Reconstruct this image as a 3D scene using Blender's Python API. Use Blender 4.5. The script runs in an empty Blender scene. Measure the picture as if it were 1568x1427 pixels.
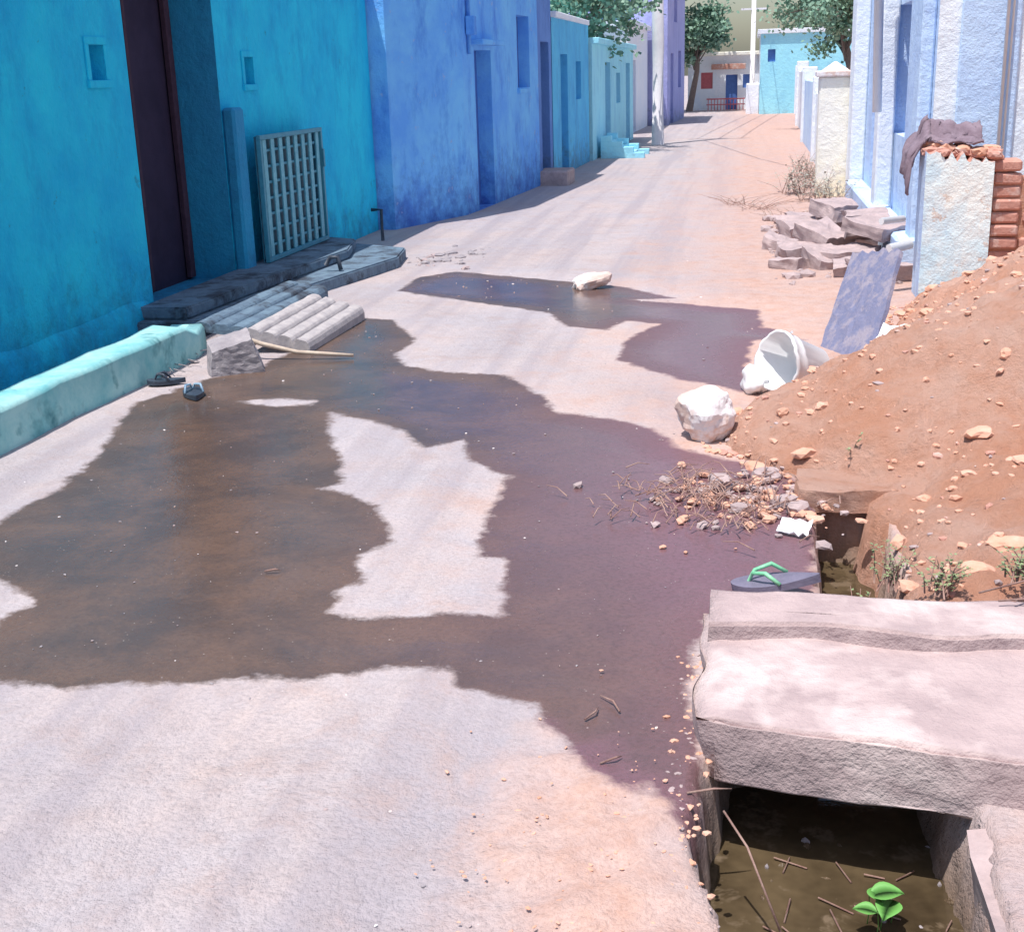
import bpy, bmesh, math, random
import numpy as np
from mathutils import Vector, Matrix, noise
random.seed(7)
# ground outlines of the wet areas, metres (x across the lane, y along it)
WET_A=[(-2.98,5.7),(-2.7,4.79),(-2.64,4.35),(-2.66,4.11),(-2.66,3.97),(-2.68,3.76),(-2.34,3.45),(-2.14,3.31),(-2.15,3.14),(-2.14,2.92),(-1.94,2.78),(-1.74,2.76),(-1.59,2.81),(-1.41,2.82),(-1.24,2.89),(-1.1,2.89),(-.97,2.96),(-.84,2.99),(-.75,2.99),(-.71,2.89),(-.61,2.85),(-.49,2.82),(-.43,2.7),(-.36,2.57),(-.23,2.44),(-.18,2.48),(-.12,2.38),(-.09,2.27),(-.06,2.39),(-.08,2.7),
(-.13,2.92),(-.12,3.2),(-.08,3.38),(-.02,3.5),(.22,3.48),(.26,4.6),(.16,4.84),(-.09,5.0),(-.26,5.13),(-.39,5.42),(-.61,5.58),(-.86,5.68),(-1.01,6.05),(-1.24,6.40),(-1.54,6.46),(-1.83,6.61),(-1.96,6.89),(-1.96,7.32),(-2.27,7.95),(-2.62,8.06),(-2.54,7.40),(-2.65,6.57),(-2.81,6.32)]
WET_I1=[(-1.93,5.59),(-1.73,5.50),(-1.48,5.29),(-1.33,5.05),(-1.19,5.19),(-1.09,4.87),(-.89,4.67),(-.89,4.42),(-.88,4.13),(-.84,3.82),(-.74,3.80),(-.67,3.33),(-.81,3.34),(-.96,3.30),(-1.06,3.27),(-1.20,3.32),(-1.22,3.45),(-1.17,3.56),(-1.25,3.78),(-1.16,3.91),(-1.32,4.27),(-1.48,4.41),(-1.61,4.46),(-1.54,4.53),(-1.65,4.87),(-1.82,5.22)]
WET_I2=[(-2.46,5.78),(-2.30,5.86),(-2.07,5.81),(-2.05,5.72),(-2.24,5.68)]
WET_B=[(-2.55,9.75),(-2.31,10.09),(-1.43,9.57),(-.85,9.26),(-.5,8.83),(-.81,8.75),(-.35,8.57),(.08,8.33),(.10,7.77),(.33,7.39),(.04,7.37),(0,6.53),(.01,6.11),(-.12,6.24),(-.32,6.37),(-.55,6.66),(-.68,6.82),(-.68,7.35),(-.52,7.87),(-.74,7.97),(-.83,7.65),(-1.08,7.75),(-1.27,8.20),(-1.58,8.44),(-2.13,8.83),(-2.54,9.12)]

# ---------------- helpers
def mk(name, verts, faces, mats, parent=None, smooth=False, midx=None):
    me=bpy.data.meshes.new(name); me.from_pydata(verts,[],faces); me.update()
    ob=bpy.data.objects.new(name,me); bpy.context.scene.collection.objects.link(ob)
    if not isinstance(mats,(list,tuple)): mats=[mats]
    for m in mats: me.materials.append(m)
    if midx: me.polygons.foreach_set('material_index',midx)
    if smooth: me.polygons.foreach_set('use_smooth',[True]*len(me.polygons))
    if parent: ob.parent=parent
    return ob
def empty(name):
    e=bpy.data.objects.new(name,None); bpy.context.scene.collection.objects.link(e); return e
def bm_obj(name,bm,mats,parent=None,smooth=False):
    me=bpy.data.meshes.new(name); bm.to_mesh(me); bm.free()
    ob=bpy.data.objects.new(name,me); bpy.context.scene.collection.objects.link(ob)
    if not isinstance(mats,(list,tuple)): mats=[mats]
    for m in mats: me.materials.append(m)
    if smooth: me.polygons.foreach_set('use_smooth',[True]*len(me.polygons))
    if parent: ob.parent=parent
    return ob
def bbox(bm,x0,x1,y0,y1,z0,z1,bev=0.0,M=None,mi=0,seg=1):
    c=Vector(((x0+x1)/2,(y0+y1)/2,(z0+z1)/2))
    r=bmesh.ops.create_cube(bm,size=1.0)
    vs=r['verts']
    for v in vs: v.co=Vector((v.co.x*(x1-x0),v.co.y*(y1-y0),v.co.z*(z1-z0)))+c
    fs=set(fc for v in vs for fc in v.link_faces)
    if bev>0:
        es=list(set(e for v in vs for e in v.link_edges))
        rr=bmesh.ops.bevel(bm,geom=es,offset=bev,segments=seg,affect='EDGES')
        vs=list(set(rr['verts'])|set(v for v in vs if v.is_valid)); fs=set(fc for v in vs for fc in v.link_faces)
    for fc in fs: fc.material_index=mi
    if M is not None:
        for v in vs: v.co=M@v.co
    return vs
def box(name,x0,x1,y0,y1,z0,z1,mat,parent=None,bev=0.012,M=None):
    bm=bmesh.new(); bbox(bm,x0,x1,y0,y1,z0,z1,bev,M); return bm_obj(name,bm,mat,parent)
def prism(name,pts,z0,z1,mat,parent=None,bev=0.01):
    bm=bmesh.new()
    vs=[bm.verts.new((x,y,z0)) for x,y in pts]; fc=bm.faces.new(vs)
    r=bmesh.ops.extrude_face_region(bm,geom=[fc])
    for v in [g for g in r['geom'] if isinstance(g,bmesh.types.BMVert)]: v.co.z=z1
    bmesh.ops.recalc_face_normals(bm,faces=bm.faces)
    if bev: bmesh.ops.bevel(bm,geom=list(bm.edges),offset=bev,segments=2,affect='EDGES')
    return bm_obj(name,bm,mat,parent)
def tube(bm,pts,r,seg=8,mi=0):
    rings=[]
    n=len(pts); rr=r if isinstance(r,(list,tuple)) else [r]*n
    for i,p in enumerate(pts):
        p=Vector(p); t=(Vector(pts[min(i+1,n-1)])-Vector(pts[max(i-1,0)])).normalized()
        u=t.cross(Vector((0,0,1)))
        if u.length<1e-3: u=Vector((1,0,0))
        u.normalize(); w=t.cross(u)
        rings.append([bm.verts.new(p+rr[i]*(math.cos(2*math.pi*k/seg)*u+math.sin(2*math.pi*k/seg)*w)) for k in range(seg)])
    for i in range(n-1):
        for k in range(seg):
            fc=bm.faces.new((rings[i][k],rings[i][(k+1)%seg],rings[i+1][(k+1)%seg],rings[i+1][k])); fc.material_index=mi; fc.smooth=True
    for rg in (rings[0],rings[-1]):
        fc=bm.faces.new(rg); fc.material_index=mi
def rockb(bm,loc,size,seed,sub=2,amp=.35,rot=None,mi=0,blocky=0.0):
    r=bmesh.ops.create_icosphere(bm,subdivisions=sub,radius=1.0)
    off=Vector((seed*3.7,seed*1.3,seed*7.1))
    R=(rot if rot is not None else Matrix.Rotation(random.uniform(0,6.28),3,'Z')@Matrix.Rotation(random.uniform(-.3,.3),3,'X'))
    for v in r['verts']:
        c=v.co.copy()
        if blocky>0:
            m=max(abs(c.x),abs(c.y),abs(c.z)); c=c.lerp(c/m*.8,blocky)
        c*=1+amp*noise.noise(c*1.3+off)+amp*.35*noise.noise(c*4+off)
        c=Vector((c.x*size[0],c.y*size[1],c.z*size[2]))
        v.co=R@c+Vector(loc)
    for v in r['verts']:
        for fc in v.link_faces: fc.material_index=mi; fc.smooth=False

# ---------------- materials
def newmat(name):
    m=bpy.data.materials.new(name); m.use_nodes=True; nt=m.node_tree; nt.nodes.clear()
    o=nt.nodes.new('ShaderNodeOutputMaterial'); b=nt.nodes.new('ShaderNodeBsdfPrincipled'); nt.links.new(b.outputs[0],o.inputs[0])
    return m,nt,b
def N(nt,t,**k):
    n=nt.nodes.new(t)
    for a,v in k.items(): setattr(n,a,v)
    return n
def ns(nt,vec,scale,detail=3,rough=.6,dist=0):
    n=N(nt,'ShaderNodeTexNoise'); n.inputs['Scale'].default_value=scale; n.inputs['Detail'].default_value=detail
    n.inputs['Roughness'].default_value=rough; n.inputs['Distortion'].default_value=dist
    nt.links.new(vec,n.inputs['Vector']); return n.outputs['Fac']
def ramp(nt,fac,a,b,c0=(0,0,0,1),c1=(1,1,1,1)):
    r=N(nt,'ShaderNodeValToRGB'); r.color_ramp.elements[0].position=a; r.color_ramp.elements[1].position=b
    r.color_ramp.elements[0].color=c0; r.color_ramp.elements[1].color=c1
    nt.links.new(fac,r.inputs[0]); return r.outputs[0]
def mix(nt,fac,a,b,mode='MIX'):
    m=N(nt,'ShaderNodeMix',data_type='RGBA',blend_type=mode)
    for s,v in ((0,fac),(6,a),(7,b)):
        if isinstance(v,(int,float)): m.inputs[s].default_value=v
        elif isinstance(v,tuple): m.inputs[s].default_value=(*v[:3],1)
        else: nt.links.new(v,m.inputs[s])
    return m.outputs[2]
def math_(nt,op,a,b=0.,clamp=False):
    m=N(nt,'ShaderNodeMath',operation=op); m.use_clamp=clamp
    for i,v in enumerate((a,b)):
        if isinstance(v,(int,float)): m.inputs[i].default_value=v
        else: nt.links.new(v,m.inputs[i])
    return m.outputs[0]
def bump(nt,b,h,st=.3,dist=.02):
    n=N(nt,'ShaderNodeBump'); n.inputs['Strength'].default_value=st; n.inputs['Distance'].default_value=dist
    nt.links.new(h,n.inputs['Height']); nt.links.new(n.outputs[0],b.inputs['Normal'])
def coord(nt): return N(nt,'ShaderNodeTexCoord').outputs['Object']
def simple(name,c1,c2,sc=8,rough=.85,bst=.3,bd=.01,c3=None,sc3=2.,lo=.35,hi=.65,t3=(.55,.7),metal=0):
    m,nt,b=newmat(name); v=coord(nt)
    n1=ns(nt,v,sc,4,.7); col=mix(nt,ramp(nt,n1,lo,hi),c1,c2)
    if c3: col=mix(nt,ramp(nt,ns(nt,v,sc3,4,.7,.2),*t3),col,c3)
    nt.links.new(col,b.inputs['Base Color']); b.inputs['Roughness'].default_value=rough; b.inputs['Metallic'].default_value=metal
    bump(nt,b,ns(nt,v,sc*3,4,.75),bst,bd)
    return m
def plaster(name,base,dark,stain,grime=(.1,.12,.12),zg=.55,patch=None,pt=(.62,.66)):
    m,nt,b=newmat(name); v=coord(nt)
    col=mix(nt,ramp(nt,ns(nt,v,1.1,6,.7,.2),.38,.62),base,dark)
    mp=N(nt,'ShaderNodeMapping'); nt.links.new(v,mp.inputs[0]); mp.inputs['Scale'].default_value=(1,1.3,.6)
    col=mix(nt,math_(nt,'MULTIPLY',ramp(nt,ns(nt,mp.outputs[0],2.4,6,.74),.5,.68),.65),col,stain)
    n3=ns(nt,v,5,5,.74)
    sx=N(nt,'ShaderNodeSeparateXYZ'); nt.links.new(v,sx.inputs[0])
    g=math_(nt,'SUBTRACT',zg,sx.outputs[2]); g=math_(nt,'ADD',math_(nt,'MULTIPLY',g,1.3),math_(nt,'MULTIPLY',math_(nt,'SUBTRACT',n3,.58),2.6))
    g=math_(nt,'MULTIPLY',math_(nt,'MAXIMUM',g,0.,True),.85,True)
    col=mix(nt,g,col,grime)
    if patch: col=mix(nt,math_(nt,'MULTIPLY',ramp(nt,n3,*pt),.7),col,patch)
    nt.links.new(col,b.inputs['Base Color']); b.inputs['Roughness'].default_value=.9
    bump(nt,b,ns(nt,v,7,6,.74),.7,.035)
    return m
M_green=plaster('green_plaster',(.012,.66,.90),(.003,.50,.82),(.0,.35,.68),(.01,.18,.30),.55,(.02,.27,.42),(.64,.68))
M_jamb=plaster('jamb_plaster',(.02,.32,.56),(.02,.26,.50),(.01,.18,.38),(.02,.10,.16),.42)  # darker copy of the wall green; shade of the door reveal put into it
M_blue=plaster('blue_plaster',(.20,.58,.99),(.13,.42,.95),(.05,.20,.72),(.04,.11,.46),.75,(.38,.50,.78),(.63,.68))
M_teal=plaster('teal_plaster',(.12,.58,.88),(.09,.47,.82),(.07,.30,.6))
M_navy=plaster('navy_plaster',(.14,.30,.68),(.11,.25,.62),(.08,.17,.46))
M_cyan=plaster('cyan_plaster',(.40,.85,.95),(.35,.78,.93),(.27,.62,.8),(.3,.4,.42),.3)  # far walls, cyan to violet, lightened: haze put into their colours
M_white=plaster('white_plaster',(.86,.90,.94),(.81,.88,.95),(.70,.80,.92),(.5,.48,.46),.3)
M_pale=plaster('pale_blue_plaster',(.60,.76,.95),(.52,.68,.93),(.40,.54,.84),(.42,.44,.52),.3)
M_purple=plaster('violet_plaster',(.42,.44,.74),(.36,.38,.7),(.26,.29,.55))
M_cream=plaster('cream_plaster',(.91,.90,.84),(.90,.88,.76),(.82,.78,.62),(.88,.80,.48),.6)
M_stub=plaster('weathered_white_plaster',(.60,.84,.94),(.88,.90,.84),(.48,.72,.88),(.60,.50,.44),.38,(.66,.50,.40),(.60,.64))
M_dark=simple('dark_interior',(.018,.010,.035),(.03,.018,.05),4)  # near-black panels behind openings; the unlit inside is put into the colour
M_wood=simple('dark_wood',(.045,.02,.04),(.07,.035,.06),12)
M_dblue=simple('door_blue_paint',(.09,.20,.52),(.07,.16,.44),10,.6)
M_conc=simple('old_concrete',(.40,.38,.38),(.30,.28,.29),9,.9,.5,.012,(.18,.15,.15),3)
M_blconc=simple('blue_stained_concrete',(.16,.24,.31),(.10,.15,.21),9,.85,.6,.015,(.04,.05,.07),4,t3=(.48,.62))
M_kerb=simple('green_washed_concrete',(.18,.50,.52),(.38,.66,.64),4,.85,.5,.012,(.08,.26,.28),3.5,t3=(.54,.68))
M_slab=simple('weathered_stone_slab',(.49,.38,.37),(.38,.29,.29),6,.88,.8,.014,(.60,.49,.47),2.2,t3=(.5,.62))
M_stone=simple('grey_stone',(.40,.36,.37),(.28,.25,.27),10,.9,.6,.01)
M_pstone=simple('pinkish_stone',(.50,.39,.38),(.34,.27,.27),8,.9,.6,.01)
M_wstone=simple('limewashed_stone',(.82,.78,.78),(.66,.50,.44),5,.85,.5,.01,lo=.48,hi=.58)
M_brick=simple('brick_rubble',(.60,.32,.25),(.48,.24,.19),10,.95,.7,.012,(.64,.48,.42),5,t3=(.5,.62))
M_clay=simple('clay_clods',(.64,.33,.22),(.72,.44,.33),9,.95,.6,.01)  # clod colour kept close to the mound earth
M_wplast=simple('white_plastic',(.84,.85,.86),(.76,.77,.78),4,.35,.05)
M_pole=simple('pole_concrete',(.76,.74,.75),(.68,.66,.70),6,.85,.4)
M_metal=simple('pale_gate_metal',(.17,.50,.58),(.10,.38,.48),14,.55,.3)
M_gfr=simple('gate_frame_paint',(.06,.30,.40),(.04,.24,.34),14,.55)
M_gatepan=simple('gate_backing_sheet',(.03,.22,.32),(.02,.17,.26),8,.6)
M_cloth=simple('brown_cloth',(.17,.12,.15),(.26,.20,.24),12,.95,.5)
M_board=simple('weathered_blue_board',(.18,.20,.33),(.24,.24,.35),26,.8,.7,.01,(.34,.31,.38),9,t3=(.48,.6))
M_rib=simple('ribbed_cement',(.50,.46,.45),(.36,.33,.34),14,.9,.4)
M_bamboo=simple('dry_cane',(.6,.5,.4),(.48,.38,.3),20,.7)
M_twig=simple('dry_twigs',(.26,.14,.12),(.42,.28,.23),20,.9)
M_rubberd=simple('dark_rubber',(.02,.03,.05),(.05,.07,.10),20,.5)
M_rubberg=simple('grey_rubber',(.15,.14,.20),(.20,.18,.25),20,.6)
M_strap=simple('green_strap',(.16,.55,.3),(.28,.62,.38),20,.45)
M_strapb=simple('blue_strap',(.2,.32,.45),(.35,.5,.6),20,.45)
M_bark=simple('bark',(.2,.16,.14),(.14,.11,.1),15,.9)
M_redp=simple('red_paint',(.6,.16,.18),(.5,.12,.14),10,.6)
M_drainmud=simple('drain_mud',(.15,.10,.06),(.09,.07,.04),9,.45,.8,.02)
M_water=simple('stagnant_water',(.045,.032,.018),(.11,.08,.045),4,.06,.12,.006,(.16,.12,.08),9,t3=(.56,.66))
def leafm(name,c1,c2):
    m,nt,b=newmat(name); v=coord(nt); col=mix(nt,ramp(nt,ns(nt,v,2.5,2),.35,.65),c1,c2)
    nt.links.new(col,b.inputs['Base Color']); b.inputs['Roughness'].default_value=.6
    return m
M_leaf=leafm('leaves',(.12,.24,.17),(.24,.38,.27)); M_leafb=leafm('bright_leaves',(.10,.32,.06),(.17,.42,.1)); M_leafd=leafm('dusty_leaves',(.30,.31,.26),(.40,.39,.33))  # tree leaves greyed and lightened; distance haze put into the colour
M_leafg=leafm('weed_leaves',(.20,.28,.13),(.32,.38,.2))

def ground_mat():
    m,nt,b=newmat('road_and_earth'); v=coord(nt)
    at=N(nt,'ShaderNodeAttribute'); at.attribute_name='wet'; ea=N(nt,'ShaderNodeAttribute'); ea.attribute_name='earth'; dr=N(nt,'ShaderNodeAttribute'); dr.attribute_name='drain'
    big=ns(nt,v,.9,5,.7); fine=ns(nt,v,70,3,.8); mid=ns(nt,v,9,5,.72)
    mp=N(nt,'ShaderNodeMapping'); nt.links.new(v,mp.inputs[0]); mp.inputs['Scale'].default_value=(3.2,.14,1)
    tr=ns(nt,mp.outputs[0],1.,4,.6,.1)
    road=mix(nt,ramp(nt,big,.40,.62),(.45,.41,.43),(.52,.43,.41))
    road=mix(nt,math_(nt,'MULTIPLY',ramp(nt,tr,.46,.60),.65),road,(.345,.305,.335))
    st=ns(nt,v,2.6,6,.75,.3)
    road=mix(nt,math_(nt,'MULTIPLY',ramp(nt,st,.52,.68),.5),road,(.40,.28,.24))
    road=mix(nt,math_(nt,'MULTIPLY',ramp(nt,mid,.48,.70),.4),road,(.34,.27,.26))
    road=mix(nt,math_(nt,'MULTIPLY',ramp(nt,fine,.42,.68),.5),road,(.27,.24,.25))
    vo=N(nt,'ShaderNodeTexVoronoi'); vo.inputs['Scale'].default_value=42; nt.links.new(v,vo.inputs['Vector'])
    peb=math_(nt,'MULTIPLY',ramp(nt,vo.outputs['Distance'],.05,.12,(1,1,1,1),(0,0,0,1)),ramp(nt,mid,.5,.6))
    road=mix(nt,math_(nt,'MULTIPLY',peb,.5),road,(.76,.72,.71))
    earth=mix(nt,ramp(nt,mid,.35,.65),(.50,.30,.23),(.59,.41,.35))
    earth=mix(nt,math_(nt,'MULTIPLY',ramp(nt,fine,.45,.7),.5),earth,(.36,.21,.16))
    ef=math_(nt,'ADD',ea.outputs['Fac'],math_(nt,'MULTIPLY',math_(nt,'SUBTRACT',st,.5),1.5),True)
    ef=math_(nt,'MULTIPLY',ef,math_(nt,'MULTIPLY',ea.outputs['Fac'],6.,True))
    col=mix(nt,ef,road,earth)
    wn=math_(nt,'ADD',at.outputs['Fac'],math_(nt,'MULTIPLY',math_(nt,'SUBTRACT',mid,.5),.13))
    wet=ramp(nt,wn,.478,.512)
    wcol=mix(nt,ramp(nt,st,.40,.60),(.150,.095,.070),(.095,.068,.058))
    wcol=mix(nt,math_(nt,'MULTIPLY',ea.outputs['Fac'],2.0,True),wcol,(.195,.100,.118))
    wcol=mix(nt,math_(nt,'MULTIPLY',ramp(nt,fine,.45,.7),.45),wcol,(.075,.050,.042))
    wcol=mix(nt,math_(nt,'MULTIPLY',peb,.8),wcol,(.52,.45,.40))
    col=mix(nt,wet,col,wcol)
    col=mix(nt,dr.outputs['Fac'],col,(.13,.09,.055))
    nt.links.new(col,b.inputs['Base Color'])
    ins=math_(nt,'SUBTRACT',at.outputs['Fac'],.5); ins=math_(nt,'MULTIPLY',math_(nt,'MAXIMUM',ins,0.),.95)
    ro=math_(nt,'ADD',math_(nt,'MULTIPLY',wet,-.54),.93); ro=math_(nt,'SUBTRACT',ro,ins)
    ro=math_(nt,'ADD',ro,math_(nt,'MULTIPLY',math_(nt,'SUBTRACT',big,.5),.55))
    ro=math_(nt,'MAXIMUM',ro,.15,True)
    nt.links.new(ro,b.inputs['Roughness'])
    h=math_(nt,'ADD',math_(nt,'MULTIPLY',st,1.6),math_(nt,'MULTIPLY',fine,.38)); h=math_(nt,'ADD',h,math_(nt,'MULTIPLY',mid,.8))
    h=math_(nt,'MULTIPLY',h,math_(nt,'MAXIMUM',math_(nt,'SUBTRACT',1.0,math_(nt,'MULTIPLY',at.outputs['Fac'],1.35)),.08))
    bump(nt,b,h,.75,.028)
    return m
M_ground=ground_mat()
def mound_mat():
    m,nt,b=newmat('red_earth'); v=coord(nt)
    col=mix(nt,ramp(nt,ns(nt,v,1.8,5,.7,.2),.38,.62),(.74,.36,.23),(.80,.50,.39))
    n2=ns(nt,v,14,6,.8)
    col=mix(nt,math_(nt,'MULTIPLY',ramp(nt,n2,.5,.68),.45),col,(.58,.25,.15))
    nt.links.new(col,b.inputs['Base Color']); b.inputs['Roughness'].default_value=.95
    bump(nt,b,ns(nt,v,10,8,.8),1.,.06)
    return m
M_mound=mound_mat()

# ---------------- ground sheet
def axis(segs):
    out=[]
    for a,b,s in segs:
        n=max(1,int(round((b-a)/s))); out+=list(np.linspace(a,b,n,endpoint=False))
    out.append(segs[-1][1]); return np.array(out)
xs=axis([(-150,-30,30),(-30,-6,3),(-6,-4,.25),(-4,-3.3,.07),(-3.3,.9,.022),(.9,2,.07),(2,6,.5),(6,30,4),(30,150,30)])
ys=axis([(-30,0,5),(0,1.4,.2),(1.4,9.6,.022),(9.6,14,.08),(14,30,.5),(30,70,4),(70,400,33)])
X,Y=np.meshgrid(xs,ys)
def sdf(poly,X,Y):
    p=np.array(poly); n=len(p); dd=np.full(X.shape,1e9); ins=np.zeros(X.shape,bool)
    for i in range(n):
        a=p[i]; b_=p[(i+1)%n]; e=b_-a; L=(e**2).sum()+1e-12
        t=np.clip(((X-a[0])*e[0]+(Y-a[1])*e[1])/L,0,1)
        dd=np.minimum(dd,np.hypot(X-a[0]-t*e[0],Y-a[1]-t*e[1]))
        c=((a[1]>Y)!=(b_[1]>Y))&(X<(b_[0]-a[0])*(Y-a[1])/(b_[1]-a[1]+1e-12)+a[0]); ins^=c
    return np.where(ins,dd,-dd)
sw=np.maximum(np.minimum(np.minimum(sdf(WET_A,X,Y),-sdf(WET_I1,X,Y)),-sdf(WET_I2,X,Y)),sdf(WET_B,X,Y))
nz=np.array([noise.noise(Vector((x*9,y*9,0))) for x,y in zip(X.ravel(),Y.ravel())]).reshape(X.shape)
nz2=np.array([noise.noise(Vector((x*26,y*26,7))) for x,y in zip(X.ravel(),Y.ravel())]).reshape(X.shape)
nb=np.array([noise.noise(Vector((x*1.1,y*.7,3))) for x,y in zip(X.ravel(),Y.ravel())]).reshape(X.shape)
wet=np.clip(.5+sw*1.0+nz*.016,0,1)
DR=[(-.03,2.9),(-.04,2.75),(-.09,2.3),(-.02,2.05),(.02,1.5),(.48,1.5),(.5,2.42),(.45,2.9),(.50,3.5),(.49,4.5),(.27,4.53),(.235,3.48),(.2,3.0)]
sD=sdf(DR,X,Y)
sL=sdf([(-3.78,2),(-3.34,2),(-3.34,7.0),(-3.78,7.0)],X,Y)
near=(np.abs(X)<8)&(Y<60)
def sst(a,b,x):
    t=np.clip((x-a)/(b-a),0,1); return t*t*(3-2*t)
drain=sst(-.012,.03,sD+nz*.02+nz2*.01); drl=sst(-.01,.03,sL)
sE=sdf([(-.5,2.4),(-.45,2.66),(-.36,2.6),(-.23,2.47),(-.1,2.3),(.0,1.95),(.0,1.3),(-.5,1.3),(-.42,1.9)],X,Y)
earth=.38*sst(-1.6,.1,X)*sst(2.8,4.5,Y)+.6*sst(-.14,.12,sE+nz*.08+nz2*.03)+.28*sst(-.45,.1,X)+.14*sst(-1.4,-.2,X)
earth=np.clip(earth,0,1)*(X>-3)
Z=(nb*.010+nz*.002)*near - .010*sst(0,.15,sw)*near
Z=Z*(1-.6*sst(.0,.1,sw))
pe=sst(-.06,.08,sE+nz*.06); Z+=pe*(.008+.014*nz+.018*np.maximum(nz2,0)**.7)
Z=Z*(1-drain)+drain*(-.30+nz*.03+nz2*.02)-drl*.25
nx,ny=len(xs),len(ys)
verts=np.stack([X,Y,Z],-1).reshape(-1,3)
idx=np.arange(nx*ny).reshape(ny,nx)
faces=np.stack([idx[:-1,:-1],idx[:-1,1:],idx[1:,1:],idx[1:,:-1]],-1).reshape(-1,4)
g=mk('ground',verts.tolist(),faces.tolist(),M_ground,smooth=True)
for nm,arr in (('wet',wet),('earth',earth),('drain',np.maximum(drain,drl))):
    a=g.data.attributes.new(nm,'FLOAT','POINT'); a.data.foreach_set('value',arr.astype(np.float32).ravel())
wv=[];wf=[]
wx=np.arange(-.12,.561,.04); wy=np.arange(1.4,4.56,.04)
for y in wy:
    for x in wx: wv.append((x,y,-.245+.001*noise.noise(Vector((x*12,y*12,0)))))
for j in range(len(wy)-1):
    for i in range(len(wx)-1): wf.append((j*len(wx)+i,j*len(wx)+i+1,(j+1)*len(wx)+i+1,(j+1)*len(wx)+i))
mk('drain_water',wv,wf,M_water,smooth=True)

# ---------------- facade panel
def panel(name,p0,p1,z0,z1,side,mats,holes=(),parent=None,reveal=0):
    p0=Vector((*p0,0)); p1=Vector((*p1,0)); L=(p1-p0).length; u=(p1-p0)/L; n=Vector((-u.y,u.x,0))*side
    us=sorted({0,L}|{h[0] for h in holes}|{h[1] for h in holes}); zs=sorted({z0,z1}|{max(z0,h[2]) for h in holes}|{min(z1,h[3]) for h in holes})
    V=[];F=[];MI=[]
    def q(a,b_,c,d_,mi):
        k=len(V); V.extend([a,b_,c,d_]); F.append((k,k+1,k+2,k+3)); MI.append(mi)
    W=lambda uu,zz,dp=0: tuple(p0+u*uu+n*dp+Vector((0,0,zz)))
    for i in range(len(us)-1):
        for j in range(len(zs)-1):
            cu=(us[i]+us[i+1])/2; cz=(zs[j]+zs[j+1])/2
            if any(h[0]<cu<h[1] and h[2]<cz<h[3] for h in holes): continue
            q(W(us[i],zs[j]),W(us[i+1],zs[j]),W(us[i+1],zs[j+1]),W(us[i],zs[j+1]),0)
    for h in holes:
        a,b_,c,d_,dp,mi=h; c=max(c,z0); d_=min(d_,z1); rv=reveal if dp>.3 else 0
        q(W(a,c,dp),W(b_,c,dp),W(b_,d_,dp),W(a,d_,dp),mi)
        q(W(a,c),W(a,c,dp),W(a,d_,dp),W(a,d_),rv); q(W(b_,c),W(b_,c,dp),W(b_,d_,dp),W(b_,d_),rv)
        q(W(a,c),W(b_,c),W(b_,c,dp),W(a,c,dp),rv); q(W(a,d_),W(b_,d_),W(b_,d_,dp),W(a,d_,dp),rv)
    return mk(name,V,F,mats,parent,midx=MI)

# ---- green house (left)
GH=empty('green_house')
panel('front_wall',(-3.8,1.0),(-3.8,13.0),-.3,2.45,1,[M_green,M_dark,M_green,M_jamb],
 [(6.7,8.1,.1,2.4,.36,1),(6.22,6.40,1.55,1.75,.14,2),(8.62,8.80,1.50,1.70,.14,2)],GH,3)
box('body',-9,-4.2,1.0,13.0,-.3,2.44,M_green,GH,0)
box('roof',-9.1,-3.77,.9,13.05,2.45,2.57,M_conc,GH,.02)
box('near_end_wall',-4.2,-3.803,1.0,1.1,-.3,2.449,M_green,GH,0); box('far_end_wall',-4.2,-3.803,12.9,13.0,-.3,2.449,M_green,GH,0)
def frame(nm,x,y0,y1,z0,z1,w,mat,par):
    bm=bmesh.new()
    bbox(bm,x,x+.012,y0-w,y1+w,z1,z1+w,.003); bbox(bm,x,x+.022,y0-w*1.2,y1+w*1.2,z0-w,z0,.003)
    bbox(bm,x,x+.012,y0-w,y0,z0,z1,.003); bbox(bm,x,x+.012,y1,y1+w,z0,z1,.003); bm_obj(nm,bm,mat,par)
frame('niche_frame_a',-3.8,7.22,7.40,1.55,1.75,.045,M_green,GH); frame('niche_frame_b',-3.8,9.62,9.80,1.5,1.70,.045,M_green,GH)
bm=bmesh.new(); bbox(bm,-4.15,-4.11,7.72,7.80,.12,2.35,.004); bbox(bm,-4.15,-4.11,9.0,9.08,.12,2.35,.004); bbox(bm,-4.15,-4.12,8.36,8.40,.12,2.35,.003); bm_obj('door_frame',bm,M_wood,GH)
box('gate_pier',-3.8+.003,-3.70,9.10,9.30,.05,1.34,M_jamb,GH,.02)
bm=bmesh.new()
sk=[[bm.verts.new(p) for p in ((-3.797,y,.20+.05*noise.noise(Vector((y*2,0,0)))),(-3.765+.012*noise.noise(Vector((y*5,1,0))),y,.14+.05*noise.noise(Vector((y*2,0,0)))),(-3.735+.03*noise.noise(Vector((y*4,2,0))),y,-.2))] for y in np.arange(1.0,7.66,.06)]
for i in range(len(sk)-1):
    for k in range(2): bm.faces.new((sk[i][k],sk[i][k+1],sk[i+1][k+1],sk[i+1][k])).smooth=True
bm.faces.new(sk[-1]); bm_obj('wall_skirting',bm,M_green,GH)
prism('plinth',[(-3.79,7.35),(-3.34,7.35),(-3.22,8.4),(-2.86,10.3),(-2.95,10.9),(-3.79,11.4)],-.1,.09,M_blconc,GH,.012)
prism('plinth_step',[(-3.79,7.45),(-3.46,7.45),(-3.4,8.5),(-3.25,10.2),(-3.4,10.9),(-3.79,11.1)],.092,.17,M_blconc,GH,.012)
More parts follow.
